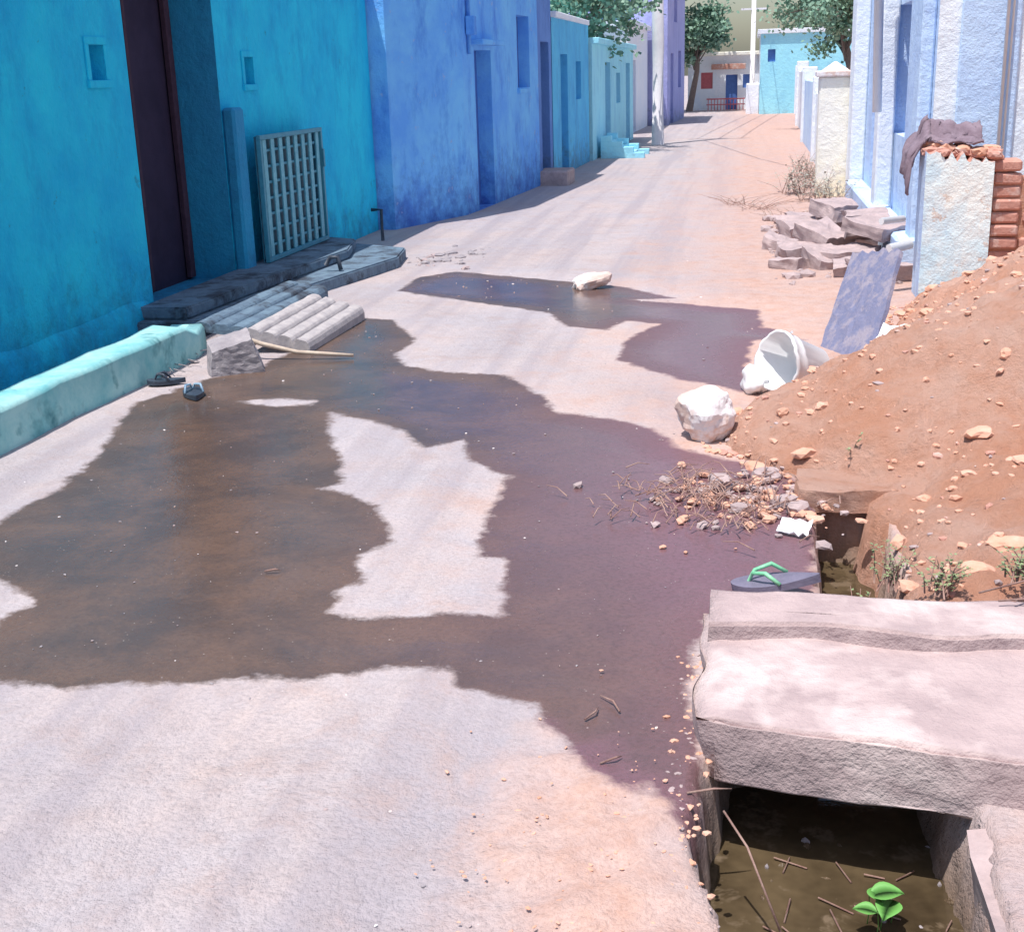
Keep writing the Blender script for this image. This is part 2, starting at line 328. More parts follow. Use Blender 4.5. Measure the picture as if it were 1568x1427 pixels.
bm=bmesh.new(); tube(bm,[(-3.22,9.5,.14),(-3.18,9.5,.2),(-3.12,9.5,.2),(-3.1,9.5,.1)],.018); tube(bm,[(-3.5,12.1,.0),(-3.5,12.1,.3),(-3.6,12.1,.3)],.018); bm_obj('outlet_pipes',bm,M_rubberd,GH)
GT=empty('metal_gate')
bm=bmesh.new(); gy0,gy1,gz0,gz1=9.38,10.85,.175,1.13; gxx=-3.66
for a in ((gy0,gy1,gz0,gz0+.035),(gy0,gy1,gz1-.035,gz1),(gy0,gy0+.035,gz0+.035,gz1-.035),(gy1-.035,gy1,gz0+.035,gz1-.035)): bbox(bm,gxx,gxx+.035,a[0],a[1],a[2],a[3],.003)
for i in range(8):
    yy=gy0+.11+(gy1-gy0-.22)*i/7; bbox(bm,gxx+.012,gxx+.024,yy-.036,yy+.036,gz0+.036,gz1-.036,.002,mi=1)
for j in range(1,8):
    zz=gz0+(gz1-gz0)*j/8; bbox(bm,gxx+.002,gxx+.011,gy0+.036,gy1-.036,zz-.010,zz+.010,.002,mi=0)
bbox(bm,gxx+.036,gxx+.05,gy1-.04,gy1-.01,.8,.95,.003)
bm_obj('bars',bm,[M_gfr,M_metal],GT)
box('backing_sheet',gxx-.02,gxx-.014,gy0+.01,gy1-.01,gz0+.01,gz1-.01,M_gatepan,GT,0)

# kerb on the left
KB=empty('kerb')
bm=bmesh.new()
kp=[(1.0+.15*i,-3.355,-3.15+ (0 if 1+.15*i<5.3 else .03*min(1,(1+.15*i-5.3)))) for i in range(40)]+[(7.05,-3.40,-3.17)]
prof=[]
for i,(y,a,c) in enumerate(kp):
    h=.2 if i<39 else .14
    j=lambda s,q=.012: q*noise.noise(Vector((s,y*2.3,0)))+q*.5*noise.noise(Vector((s,y*9,0)))
    prof.append([bm.verts.new(p) for p in ((c+j(1),y,-.05),(c-.002+j(2),y,.08),(c-.006+j(3),y,h-.022+j(4)),(c-.025+j(3),y,h+j(4)),(c-.1,y,h+j(5)),(a+.02,y,h+j(6)),(a,y,h-.02),(a,y,-.3))])
for i in range(len(kp)-1):
    for k in range(7): bm.faces.new((prof[i][k],prof[i][k+1],prof[i+1][k+1],prof[i+1][k])).smooth=k in (2,3)
bm.faces.new(prof[-1]); bm.faces.new(prof[0])
bmesh.ops.recalc_face_normals(bm,faces=bm.faces); bm_obj('kerb_stone',bm,M_kerb,KB)

RP=empty('ribbed_ramp')
def ribbed(nm,x0,x1,y0,y1,za,zb,n,mat,par,skew=0,amp=.03):
    bm=bmesh.new(); m=n*10; my=14; top=[];bot=[]
    for i in range(m+1):
        t=i/m; x=x0+(x1-x0)*t; hh=amp*min(1,abs(math.sin(math.pi*n*t))*1.5)**.6; z=za+(zb-za)*t
        rt=[];rb=[]
        for k in range(my+1):
            s=k/my; e=.006*noise.noise(Vector((t*9,s*11,1)))
            yy=y0+.02*t+.02*noise.noise(Vector((t*5,0,2)))*(1-s)+(y1-.05*t-y0)*s
            rt.append(bm.verts.new((x+skew*s,yy,z+hh+.02*s+e))); rb.append(bm.verts.new((x+skew*s,yy,z-.03)))
        top.append(rt); bot.append(rb)
    for i in range(m):
        for k in range(my):
            bm.faces.new((top[i][k],top[i+1][k],top[i+1][k+1],top[i][k+1])); bm.faces.new((bot[i][k],bot[i][k+1],bot[i+1][k+1],bot[i+1][k]))
        for k in (0,my): bm.faces.new((top[i][k],bot[i][k],bot[i+1][k],top[i+1][k]))
    for i in (0,m):
        for k in range(my): bm.faces.new((top[i][k],top[i][k+1],bot[i][k+1],bot[i][k]))
    bmesh.ops.recalc_face_normals(bm,faces=bm.faces); return bm_obj(nm,bm,mat,par)
ribbed('sheet',-2.86,-2.48,6.9,8.0,.12,.03,4,M_rib,RP,.02,.035)
ribbed('upper_sheet',-3.24,-2.92,7.05,8.5,.13,.09,3,M_blconc,RP,.05)
bm=bmesh.new(); tube(bm,[(-2.86,6.78,.13),(-2.7,6.74,.09),(-2.5,6.76,.04),(-2.35,6.77,.03),(-2.18,6.8,.015)],[.013,.014,.012,.012,.009]); bm_obj('cane_stick',bm,M_bamboo)
bm=bmesh.new()
vs=bbox(bm,-.14,.14,-.13,.13,-.01,.17,0); bmesh.ops.subdivide_edges(bm,edges=list(bm.edges),cuts=9,use_grid_fill=True)
Mx=Matrix.Translation((-2.77,6.5,0))@Matrix.Rotation(.5,4,'Z')@Matrix.Rotation(.10,4,'X')@Matrix.Rotation(-.1,4,'Y')
for v in bm.verts:
    c=v.co.copy(); v.co=Mx@(Vector((c.x*(1-.9*c.z),c.y*(1-.7*c.z),c.z*(1+.9*c.x)))+Vector((noise.noise(c*4),noise.noise(c*4+Vector((5,0,0))),noise.noise(c*4+Vector((0,5,0)))))*.025+Vector((noise.noise(c*30),noise.noise(c*30+Vector((3,3,3))),noise.noise(c*30+Vector((8,1,3)))))*.006)
bm_obj('stone_block',bm,M_stone)
bm=bmesh.new()
for i in range(26):
    rockb(bm,(random.uniform(-3.33,-3.0),random.uniform(6.3,7.2),.005),(random.uniform(.008,.035),random.uniform(.01,.04),random.uniform(.004,.012)),i,1,.5,mi=random.choice([0,0,0,1,2]))
for i in range(10):
    a=random.uniform(0,3); x=random.uniform(-3.2,-2.9); y=random.uniform(6.2,6.9); tube(bm,[(x,y,.02),(x+.08*math.cos(a),y+.08*math.sin(a),.03)],.003,4,1)
bm_obj('drain_litter',bm,[M_rubberd,M_stone,M_conc])

# ---- blue house
BH=empty('blue_house')
q0,q1,q2,q3=(-3.62,13.02),(-3.14,14.4),(-2.9,18.2),(-2.86,19.2)
panel('front_wall_a',q0,q1,-.1,3.1,1,[M_blue,M_dblue],[],BH)
panel('front_wall_b',q1,q2,-.1,3.1,1,[M_blue,M_dblue,M_dark],[(.5,1.25,.0,1.8,.18,1),(2.6,3.3,1.35,2.25,.15,1)],BH)
panel('front_wall_c',q2,q3,-.1,3.1,1,[M_navy,M_dark],[(.2,.8,.05,1.95,.2,1)],BH)
panel('near_end_wall',(-9,13.02),q0,-.1,3.1,1,[M_blue],[],BH)
prism('roof',[(-9,13.0),(-3.59,13.0),(-3.1,14.39),(-2.85,18.2),(-2.8,19.25),(-9,19.25)],3.1,3.2,M_conc,BH,.01)
bm=bmesh.new()
M3=Matrix.Translation((-3.05,15.25,1.88))@Matrix.Rotation(-.063,4,'Z'); bbox(bm,-.04,.12,-.5,.5,-.03,.03,.01,M3); bm_obj('door_hood',bm,M_blue,BH)
bm=bmesh.new(); tube(bm,[(-3.1,14.62,3.1),(-3.1,14.62,1.75)],.022); tube(bm,[(-3.08,15.75,0),(-3.08,15.75,.75)],.03); bbox(bm,-3.12,-3.02,14.55,14.7,1.95,2.15,.01)
bbox(bm,-3.0,-2.93,16.95,17.9,1.28,1.34,.01); bm_obj('pipes_sill_and_meter_box',bm,M_blue,BH)
box('door_step',-2.95,-2.5,18.2,18.9,-.02,.2,M_pstone,BH,.02)
box('far_end_wall',-9,-2.9,19.1,19.2,-.1,3.09,M_blue,BH,0)
TH=empty('teal_house')
panel('front_wall',(-2.86,19.25),(-2.8,23.2),-.1,2.3,1,[M_teal,M_dblue],[(.8,1.5,.0,1.8,.15,1),(2.4,3.0,1.1,1.7,.12,1)],TH)
box('body',-8,-3.05,19.3,23.2,-.1,2.29,M_teal,TH,0); box('parapet',-8,-2.78,19.25,23.25,2.3,2.38,M_white,TH,.01)
CH=empty('cyan_house')
panel('front_wall',(-2.75,23.3),(-2.7,31),-.1,2.0,1,[M_cyan,M_dblue],[(2.0,2.9,.0,1.7,.2,1),(4,4.8,.9,1.5,.15,1),(6.,6.9,.0,1.7,.2,1)],CH)
panel('near_wall',(-8,23.3),(-2.75,23.3),-.1,2.0,1,[M_cyan],[],CH)
box('roof',-8,-2.62,23.28,31.05,2.0,2.1,M_cyan,CH,.01)
box('body',-8,-3.0,23.4,31,-.1,1.99,M_cyan,CH,0)
bm=bmesh.new()
for (yy) in (23.9,25.0):
    for k in range(4): bbox(bm,-2.68,-2.68+.8-.2*k,yy,yy+.18,.1*k-.02*(k==0),.1*(k+1),.006)
for k in range(3): bbox(bm,-2.68,-2.68+.6-.2*k,24.09,24.99,.1*k,.1*(k+1)+.002,.006)
bm_obj('entrance_steps',bm,M_cyan,CH)
WH=empty('white_house')
panel('front_wall',(-3.0,33.),(-2.9,38),-.1,2.6,1,[M_white,M_dblue],[(1,1.8,0,1.8,.2,1)],WH)
panel('near_wall',(-9,33.),(-3.0,33.),-.1,2.6,1,[M_white,M_dblue],[(4.6,5.3,.9,1.8,.1,1)],WH); box('roof',-9,-2.8,32.9,38.1,2.6,2.72,M_white,WH,.01); box('body',-9,-3.3,33.3,38,-.1,2.59,M_white,WH,0)
VH=empty('violet_house')
panel('front_wall',(-2.35,38.2),(-2.15,44),-.1,4.4,1,[M_purple,M_dblue],[(1,1.9,0,2.,.2,1),(3.5,4.5,1,2.1,.2,1),(2,3,2.9,3.8,.2,1)],VH)
panel('near_wall',(-9,38.2),(-2.35,38.2),-.1,4.4,1,[M_purple,M_dblue],[(4.6,5.6,2.9,3.8,.1,1)],VH); box('roof',-9,-2.1,38.1,44.1,4.4,4.55,M_white,VH,.01); box('body',-9,-2.7,38.6,44,-.1,4.39,M_purple,VH,0)
RH=empty('red_gate_house')
panel('front_wall',(-2.4,52),(.6,52),-.1,2.0,1,[M_white,M_redp,M_dblue],[(1.45,1.9,0,1.3,.2,2),(.5,.95,.8,1.4,.1,1),(2.1,2.4,.8,1.3,.1,2)],RH)
box('roof',-2.5,.7,51.8,55,2.0,2.14,M_cream,RH,.02); box('sign_band',-1.5,-.2,51.7,51.78,1.5,1.7,M_brick,RH,.01)
bm=bmesh.new()
for i in range(12): bbox(bm,-1.6+.12*i,-1.57+.12*i,51.2,51.24,.0,.45,0)
bbox(bm,-1.65,-.2,51.19,51.22,.4,.45,0); bbox(bm,-1.65,-.2,51.19,51.22,.2,.24,0); bm_obj('red_fence',bm,M_redp,RH)
KH=empty('pale_cyan_house')
panel('near_wall',(.3,46),(4.5,46),-.1,2.6,1,[M_cyan,M_dblue],[(.25,.5,1.7,2.1,.1,1)],KH)
panel('side_wall',(.3,52),(.3,46),-.1,2.6,1,[M_white,M_dark],[(2.5,3.3,.9,1.9,.1,1)],KH); box('roof',.2,4.6,45.9,52,2.6,2.75,M_white,KH,.01)
box('low_porch',-.15,.29,46.5,48.5,-.02,1.0,M_white,KH,.02)
# ---- right side
PL=empty('gate_pillar')
box('shaft',.80,1.16,16,16.36,-.05,1.38,M_cream,PL,.015); box('cap',.76,1.20,15.96,16.40,1.38,1.45,M_wstone,PL,.015)
bm=bmesh.new(); bmesh.ops.create_cone(bm,segments=4,radius1=.22,radius2=.02,depth=.10,matrix=Matrix.Translation((.98,16.18,1.50))@Matrix.Rotation(math.pi/4,4,'Z'),cap_ends=True); bm_obj('finial',bm,M_wstone,PL)
CW=empty('compound_wall')
for i,(a,b_,xx,h) in enumerate(((18,22,1.05,1.1),(22.2,28,1.1,1.25),(28.3,36,1.25,1.4),(36.5,45,1.5,1.3))):
    box('section_%d'%i,xx,xx+.2,a,b_,-.05,h,(M_white,M_pale)[i%2],CW,.015); box('post_%d'%i,xx-.05,xx+.25,b_+.001,b_+.28,-.05,h+.25,M_white,CW,.015)
PH=empty('pale_blue_house')
panel('street_wall',(1.3,15.9),(1.3,9.9),-.1,3.6,1,[M_pale,M_navy,M_dblue],[(1.2,2.0,0,2.1,.25,1),(3.4,4.3,.9,2.0,.2,1)],PH)
panel('near_wall',(1.3,9.9),(7,9.9),-.1,3.6,1,[M_white,M_pale],[],PH)
box('roof',1.2,7,9.8,16.0,3.6,3.72,M_white,PH,.01); box('corner_pilaster',1.14,1.297,15.4,15.99,-.1,3.6,M_white,PH,.015)
box('middle_pilaster',1.15,1.297,12.4,12.75,-.1,3.6,M_white,PH,.015); box('near_pilaster',1.2,1.297,10.0,10.3,-.1,3.6,M_pale,PH,.015)
box('painted_shade_band',1.45,1.85,9.86,9.897,-.1,3.6,M_pale,PH,.01)  # bluish strip over the white wall; a shadow painted as colour
box('plinth',1.1,1.297,9.95,15.35,-.1,.25,M_pale,PH,.02)
bm=bmesh.new(); tube(bm,[(1.03,12.0,3.2),(1.10,12.0,1.1)],.04); tube(bm,[(1.75,9.83,3.5),(1.75,9.83,.0)],.012); tube(bm,[(1.79,9.83,3.5),(1.78,9.83,.0)],.008); bm_obj('drainpipe_and_cables',bm,M_wplast,PH)
# broken wall
SW=empty('broken_wall')
def stub():
    n=22
    tops=[.955-.07*i/n+.06*noise.noise(Vector((i*.55,1,2)))+.03*noise.noise(Vector((i*1.7,1,5))) for i in range(n+1)]
    bm=bmesh.new(); fr=[];bk=[]
    for i in range(n+1):
        x=1.12+.42*i/n; fr.append((bm.verts.new((x,8.7,-.1)),bm.verts.new((x,8.7+.008*noise.noise(Vector((i,3,3))),tops[i])))); bk.append((bm.verts.new((x,9.05,-.1)),bm.verts.new((x,9.05,tops[i]+.03))))
    for i in range(n):
        bm.faces.new((fr[i][0],fr[i+1][0],fr[i+1][1],fr[i][1])).material_index=0
        bm.faces.new((bk[i][0],bk[i][1],bk[i+1][1],bk[i+1][0])).material_index=0
        bm.faces.new((fr[i][1],fr[i+1][1],bk[i+1][1],bk[i][1])).material_index=1
    bm.faces.new((fr[0][0],fr[0][1],bk[0][1],bk[0][0])).material_index=2
    bm.faces.new((fr[n][0],bk[n][0],bk[n][1],fr[n][1])).material_index=1
    bm_obj('plastered_end',bm,[M_stub,M_brick,M_pale],SW)
    bm=bmesh.new()
    for i in range(56):
        x=1.15+.42*random.random(); s=random.uniform(.02,.06); y=8.74+.26*random.random(); rockb(bm,(x,y,.955-.14*(x-1.12)+.12*(y-8.72)+random.uniform(-.01,.04)),(s*1.4,s,s*.7),i,2,.35,blocky=.7,mi=random.choice([0,0,1]))
    for r in range(12):
        z=r*.082
        for c in range(9):
            x=1.545+c*.2+(r%2)*.1-.1*(r%2)*(c==0)
            if z+.08> .93-.06*noise.noise(Vector((c,r,0)))*3-(0.12 if c%3==1 else 0): continue
            M4=Matrix.Translation((x+.092,8.88+random.uniform(-.02,.02),z+.036))@Matrix.Rotation(random.uniform(-.08,.08),4,'Z')@Matrix.Rotation(random.uniform(-.04,.04),4,'Y')
            if random.random()<.15: continue
            bbox(bm,-.09,.09,-.115,.115,-.036,.036,.014,M4)
    bm_obj('bricks',bm,[M_brick,M_clay],SW)
    box('mortar_core',1.545,3.3,8.79,8.98,-.1,.78,M_mound,SW,0)
stub()
def cloth():
    bm=bmesh.new(); nu,nv=54,34; g_=[]
    for j in range(nv+1):
        row=[]
        for i in range(nu+1):
            u=i/nu; v_=j/nv
            x=.98+u*.50; y=9.20-v_*(.40+.06*noise.noise(Vector((u*6,0,3)))); z=1.02-.02*u
            if u<.3:
                d_=(.3-u)/.3; x=1.148-.10-.03*math.sin(v_*9)*d_; x=1.148+(x-1.148)*min(1,d_*2); z=1.05-.34*d_*(.45+.55*v_+.25*math.sin(v_*7))
            fold=.5+.5*noise.noise(Vector((u*3.2,v_*3,1)))
            p=Vector((x,y,z+.16*fold*(math.sin(math.pi*min(1,.08+v_)) if u>.25 else .3)))+Vector((.02,.03,.03))*noise.noise(Vector((u*8,v_*9,4)))+Vector((.008,.008,.010))*noise.noise(Vector((u*20,v_*22,4)))
            row.append(bm.verts.new(p))
        g_.append(row)
    for j in range(nv):
        for i in range(nu): bm.faces.new((g_[j][i],g_[j][i+1],g_[j+1][i+1],g_[j+1][i]))
    o=bm_obj('draped_cloth',bm,M_cloth,None,True); md=o.modifiers.new('s','SOLIDIFY'); md.thickness=.014
cloth()
def quadplate(nm,c,th,mat,n=6,wob=.01,jag=0):
    bm=bmesh.new(); c=[Vector(p) for p in c]
    g_=[]
    for j in range(n+1):
        row=[]
        for i in range(n+1):
            s=i/n; t=j/n
            if jag: s+= (jag*noise.noise(Vector((t*7,1,i//max(1,n))))) if i in (0,n) else 0; t+=(jag*noise.noise(Vector((s*7,5,j//max(1,n))))) if j in (0,n) else 0
            row.append(bm.verts.new(c[0].lerp(c[1],s).lerp(c[3].lerp(c[2],s),t)+Vector((0,0,wob*noise.noise(Vector((i*.9,j*.9,3)))))))
        g_.append(row)
    for j in range(n):
        for i in range(n): bm.faces.new((g_[j][i],g_[j][i+1],g_[j+1][i+1],g_[j+1][i]))
    o=bm_obj(nm,bm,mat); md=o.modifiers.new('s','SOLIDIFY'); md.thickness=th; return o
quadplate('wooden_board',[(.41,7.2,-.02),(.64,6.7,-.02),(.82,7.2,.54),(.60,7.6,.47)],.025,M_board,14,.012,.03)
# mound
def interp(y,pts): return float(np.interp(y,[p[0] for p in pts],[p[1] for p in pts]))
XB=[(3.2,.50),(4.3,.50),(4.55,.44),(4.75,.24),(5.0,.0),(5.35,-.12),(5.7,.05),(6.05,.46),(6.9,.72),(7.5,.86),(8.7,1.05),(9.3,1.1)]
mxs=np.arange(-.3,3.6,.026); mys=np.arange(3.22,8.69,.026)
def mh(x,y):
    xb=interp(y,XB); s=x-xb+.06*noise.noise(Vector((x*4,y*4,9)))+.02*noise.noise(Vector((x*14,y*14,9)))
    if s<0: return max(-.5,s*6.0)
    n1=noise.fractal(Vector((x*2.2,y*2.2,1)),1,2,4); n2=noise.fractal(Vector((x*9,y*9,5)),1,2,3)
    t=min(1,max(0,(y-3.7)/2.3)); fr=.34+.66*t*t*(3-2*t)
    t=min(1,max(0,(y-7.6)/1.2)); bk=1-.5*t*t*(3-2*t)
    h=1.22*(1-math.exp(-s*.56))*fr*bk
    k=min(1,s*6)
    r=abs(noise.noise(Vector((x*3.3+y*.8,y*1.1,2))))
    return h+ (n1*.07+n2*.026)*k + .05*(1-math.exp(-s*12)) + (.05*r-.02)*k
V=[(x,y,mh(x,y)) for y in mys for x in mxs]; nx2=len(mxs)
F=[(j*nx2+i,j*nx2+i+1,(j+1)*nx2+i+1,(j+1)*nx2+i) for j in range(len(mys)-1) for i in range(nx2-1)]
mk('dirt_mound',V,F,M_mound,smooth=True)
bm=bmesh.new()
for i in range(1500):
    y=random.uniform(3.5,8.5); x=interp(y,XB)+random.random()**1.7*1.9-.10
    s=random.choice([.004,.005,.006,.008,.01,.012,.015,.018]) if i%14 else random.uniform(.022,.042)
    if y<4.5 and x<.5: continue
    z=max(mh(x,y),0)
    rockb(bm,(x,y,z+s*.02),(s*random.uniform(.8,1.6),s*random.uniform(.8,1.4),s*random.uniform(.45,.8)),i,1 if s<.02 else 2,.5,mi=random.choice([0]*12+[1,1,2]),blocky=.4)
bm_obj('mound_clods',bm,[M_clay,M_brick,M_pstone])
# slab
SB=empty('stone_slab')
def slab():
    bm=bmesh.new(); bbox(bm,-.08,1.5,0,.66,-.05,.105,0)
    bmesh.ops.subdivide_edges(bm,edges=list(bm.edges),cuts=44,use_grid_fill=True)
    for v in bm.verts:
        c=v.co; t=(c.x+.08)/1.58; zz=(c.z+.05)/.155
        yb=2.60-.28*t; fy=c.y/.66
        c.y=yb+(3.20-yb)*fy
        if zz>.97 and fy<.02: c.z-=.016+.012*noise.noise(Vector((c.x*9,0,0))); c.y+=.016
        if t<.01 and zz>.97: c.z-=.014
        if t<.01 and fy<.02: c.x+=.03
        c.z+= .02*t
        c.y+=.022*noise.noise(Vector((c.x*3,0,1)))*(1-fy)+.008*noise.noise(Vector((c.x*14,c.z*14,1)))
        c.x+=.03*noise.noise(Vector((0,c.y*6,c.z*5)))*(1 if t<.02 else 0)
        if zz>.97: c.z+=.010*noise.noise(Vector((c.x*4,c.y*5,2)))+.004*noise.noise(Vector((c.x*18,c.y*18,2)))
        if zz<.03: c.z+=.014*noise.noise(Vector((c.x*5,c.y*5,7)))
    bm_obj('slab',bm,M_slab,SB,True)
    bm=bmesh.new(); bbox(bm,-.07,1.5,3.02,3.24,.08,.15,0); bmesh.ops.subdivide_edges(bm,edges=list(bm.edges),cuts=26,use_grid_fill=True)
    for v in bm.verts:
        c=v.co.copy()
        if c.z>.149 and c.y<3.03: v.co.z-=.014; v.co.y+=.012
        v.co+=Vector((.008*noise.noise(c*6),.05*noise.noise(Vector((c.x*3,1,0)))*(1 if c.y<3.1 else .5),.012*noise.noise(Vector((c.x*4,c.y*4,1)))+.004*noise.noise(Vector((c.x*20,c.y*20,1)))))
    bm_obj('rear_ridge',bm,M_slab,SB,True)
slab()
bm=bmesh.new()
M1=Matrix.Translation((.535,2.03,-.15))@Matrix.Rotation(-.14,4,'Y')@Matrix.Rotation(.05,4,'Z')
bbox(bm,-.03,.06,-.6,.40,-.3,.13,.0,M1); bmesh.ops.subdivide_edges(bm,edges=list(bm.edges),cuts=10,use_grid_fill=True)
for v in bm.verts: c=v.co.copy(); v.co+=Vector((.02*noise.noise(c*6),.02*noise.noise(c*6+Vector((4,0,0))),.02*noise.noise(c*7)))
bm_obj('drain_side_stone',bm,M_pstone)
bm=bmesh.new(); bbox(bm,.20,.56,4.45,4.72,-.03,.045,0); bmesh.ops.subdivide_edges(bm,edges=list(bm.edges),cuts=10,use_grid_fill=True)
for v in bm.verts: c=v.co.copy(); v.co+=Vector((.02*noise.noise(c*6),.03*noise.noise(c*6+Vector((4,0,0))),.015*noise.noise(c*9)))+Vector((noise.noise(c*25),noise.noise(c*25+Vector((1,5,1))),noise.noise(c*25+Vector((6,1,1)))))*.005
bm_obj('drain_cover_stone',bm,M_mound)
bm=bmesh.new()
for i in range(60):
    rockb(bm,(random.uniform(.05,.46),random.uniform(1.85,2.12),-.245),[random.choice([.008,.012,.02,.03,.036])*random.uniform(.7,1.3) for _ in range(3)],i,1,.4,mi=random.choice([0,0,1,3,3,2]),blocky=.3)
for i in range(22): rockb(bm,(random.uniform(-.0,.48),random.uniform(2.1,2.7),-.248),[random.choice([.006,.01,.015]) for _ in range(3)],i,1,.4,mi=random.choice([3,3,0]))
for i in range(30):
    a=random.uniform(0,3.14); x=random.uniform(.03,.45); y=random.uniform(1.85,2.6); L=random.uniform(.02,.10); tube(bm,[(x,y,-.242),(x+L*math.cos(a),y+L*math.sin(a),-.238)],.0022,4,4)
tube(bm,[(-.02,2.38,.01),(.03,2.30,-.02),(.10,2.22,-.16)],.0028,4,4)
bm_obj('drain_debris',bm,[M_stone,M_brick,M_wplast,M_drainmud,M_twig])
def leaves(name,pts,size,mat):
    bm=bmesh.new()
    for p in pts:
        a=random.uniform(0,6.28); L=size*random.uniform(.8,1.2); tilt=random.uniform(-.3,.3)
        R=Matrix.Rotation(a,3,'Z')@Matrix.Rotation(tilt,3,'X')
        n=8; mid=[bm.verts.new(Vector(p)+R@Vector((0,L*k/n,.12*L*math.sin(math.pi*k/n)))) for k in range(n+1)]
        for s in (-1,1):
            ed=[mid[0]]+[bm.verts.new(Vector(p)+R@Vector((s*.42*L*math.sin(math.pi*(k/n)**.8),L*k/n,.12*L*math.sin(math.pi*k/n)+.05*L))) for k in range(1,n)]+[mid[n]]
            for k in range(n):
                vv=[mid[k],mid[k+1],ed[k+1],ed[k]]; vv=[v for q,v in enumerate(vv) if v not in vv[:q]]
                if len(vv)>2: bm.faces.new(vv).smooth=True
        tube(bm,[Vector(p),Vector(p)+Vector((.004,.01,-.04)),Vector((p[0],p[1]+.01,-.25))],.0012,4)
    return bm_obj(name,bm,mat)
leaves('green_plant',[(.285,2.38,-.17),(.31,2.36,-.17),(.335,2.39,-.18),(.3,2.34,-.18),(.44,2.16,-.2),(.43,2.19,-.2)],.065,M_leafb)
def weed(name,base,h,n,mat,leaf=.02,sp=.3,nl=10):
    bm=bmesh.new()
    for i in range(n):
        a=random.uniform(0,6.28); r=random.uniform(.2,1)*sp; hh=h*random.uniform(.4,1); b0=Vector(base)+Vector((random.uniform(-sp,sp)*.4,random.uniform(-sp,sp)*.4,0))
        pts=[b0,b0+Vector((math.cos(a)*r*.4,math.sin(a)*r*.4,hh*.6)),b0+Vector((math.cos(a)*r,math.sin(a)*r,hh))]
        tube(bm,pts,[.003,.002,.001],4,0)
        for k in range(nl):
            t=random.uniform(.2,1); p=pts[0].lerp(pts[1],t*2) if t<.5 else pts[1].lerp(pts[2],t*2-1)
            aa=random.uniform(0,6.28); dv=Vector((math.cos(aa),math.sin(aa),random.uniform(-.3,.5)))*leaf; s=dv.cross(Vector((0,0,1))).normalized()*leaf*.35
            vv=[bm.verts.new(q) for q in (p,p+dv*.5+s,p+dv,p+dv*.5-s)]; bm.faces.new(vv).material_index=1
    return bm_obj(name,bm,[M_twig,mat])
for b_,h,n in [((.46,3.80,-.05),.16,16),((.56,3.5,.06),.12,20),((.76,3.42,.14),.10,20),((.38,3.7,-.24),.26,12),((.45,4.78,.08),.10,10),((.9,3.5,.18),.1,16)]: weed('weed_plant',b_,h,n,M_leafg,.014,.11)
for b_ in [(.75,15.5,0),(.55,16.4,0),(.85,17.3,0),(.9,14.4,0),(.8,19,0)]: weed('roadside_weed',b_,.38,34,M_leafd,.04,.38)
for b_ in [(.1,14.6,0),(.35,13.7,0),(-.1,15.2,0)]: weed('dry_brush',b_,.14,22,M_leafd,.02,.4,3)
# stone pile
bm=bmesh.new()
def blk(cx,cy,cz,sx,sy,sz,rz,rx=0,mi=0):
    b2=bmesh.new(); bbox(b2,-sx/2,sx/2,-sy/2,sy/2,-sz/2,sz/2,0); bmesh.ops.subdivide_edges(b2,edges=list(b2.edges),cuts=6,use_grid_fill=True)
    Mx=Matrix.Translation((cx,cy,cz))@Matrix.Rotation(rz,4,'Z')@Matrix.Rotation(rx,4,'X'); o=Vector((cx*3,cy*3,cz*9))
    for v in b2.verts:
        c=v.co.copy(); v.co=Mx@(c+Vector((.10*noise.noise(c*3+o),.10*noise.noise(c*3+o+Vector((7,0,0))),.04*noise.noise(c*4+o+Vector((0,7,0)))))+Vector((noise.noise(c*18+o),noise.noise(c*18+o*2),noise.noise(c*18-o)))*.012)
    t=bpy.data.meshes.new('t'); b2.to_mesh(t); b2.free(); bm.from_mesh(t); bpy.data.meshes.remove(t)
for a in [(.45,10.7,.05,.35,.5,.14,.3),(.8,10.3,.06,.4,.45,.14,-.2),(.66,10.9,.16,.34,.4,.12,.7,.3),(.95,10.9,.2,.3,.45,.12,.1,-.2),(.98,10.5,.28,.3,.35,.1,.9,.25),(.5,12,.08,.4,.5,.16,.2,.1),(.85,12.3,.1,.4,.4,.2,-.3),(.78,12.1,.25,.3,.4,.12,.6,.2),(.95,9.6,.06,.35,.35,.14,.3),(1.0,11.5,.15,.3,.5,.26,.0),(.35,10.2,.03,.2,.3,.1,.9),(.6,13,.06,.5,.4,.12,.1),(.6,10.15,.05,.2,.25,.12,.5,.4),(.3,11.3,.04,.2,.25,.12,1.2,.2),(.75,9.8,.04,.22,.2,.12,.2,.3)]: blk(*a)
for i in range(110):
    x=random.uniform(.15,1.1); y=random.uniform(9.2,13.6); s=random.choice([.015,.025,.04,.06]); rockb(bm,(x,y,s*.3),(s*1.3,s,s*.7),i,1,.4,blocky=.5)
bm_obj('stone_pile',bm,M_pstone)
bm=bmesh.new(); tube(bm,[(.95,9.6,.42),(1.12,9.75,.42)],.026); tube(bm,[(.95,9.0,.3),(1.10,9.1,.32)],.035); bm_obj('pipe_stubs',bm,M_wplast)
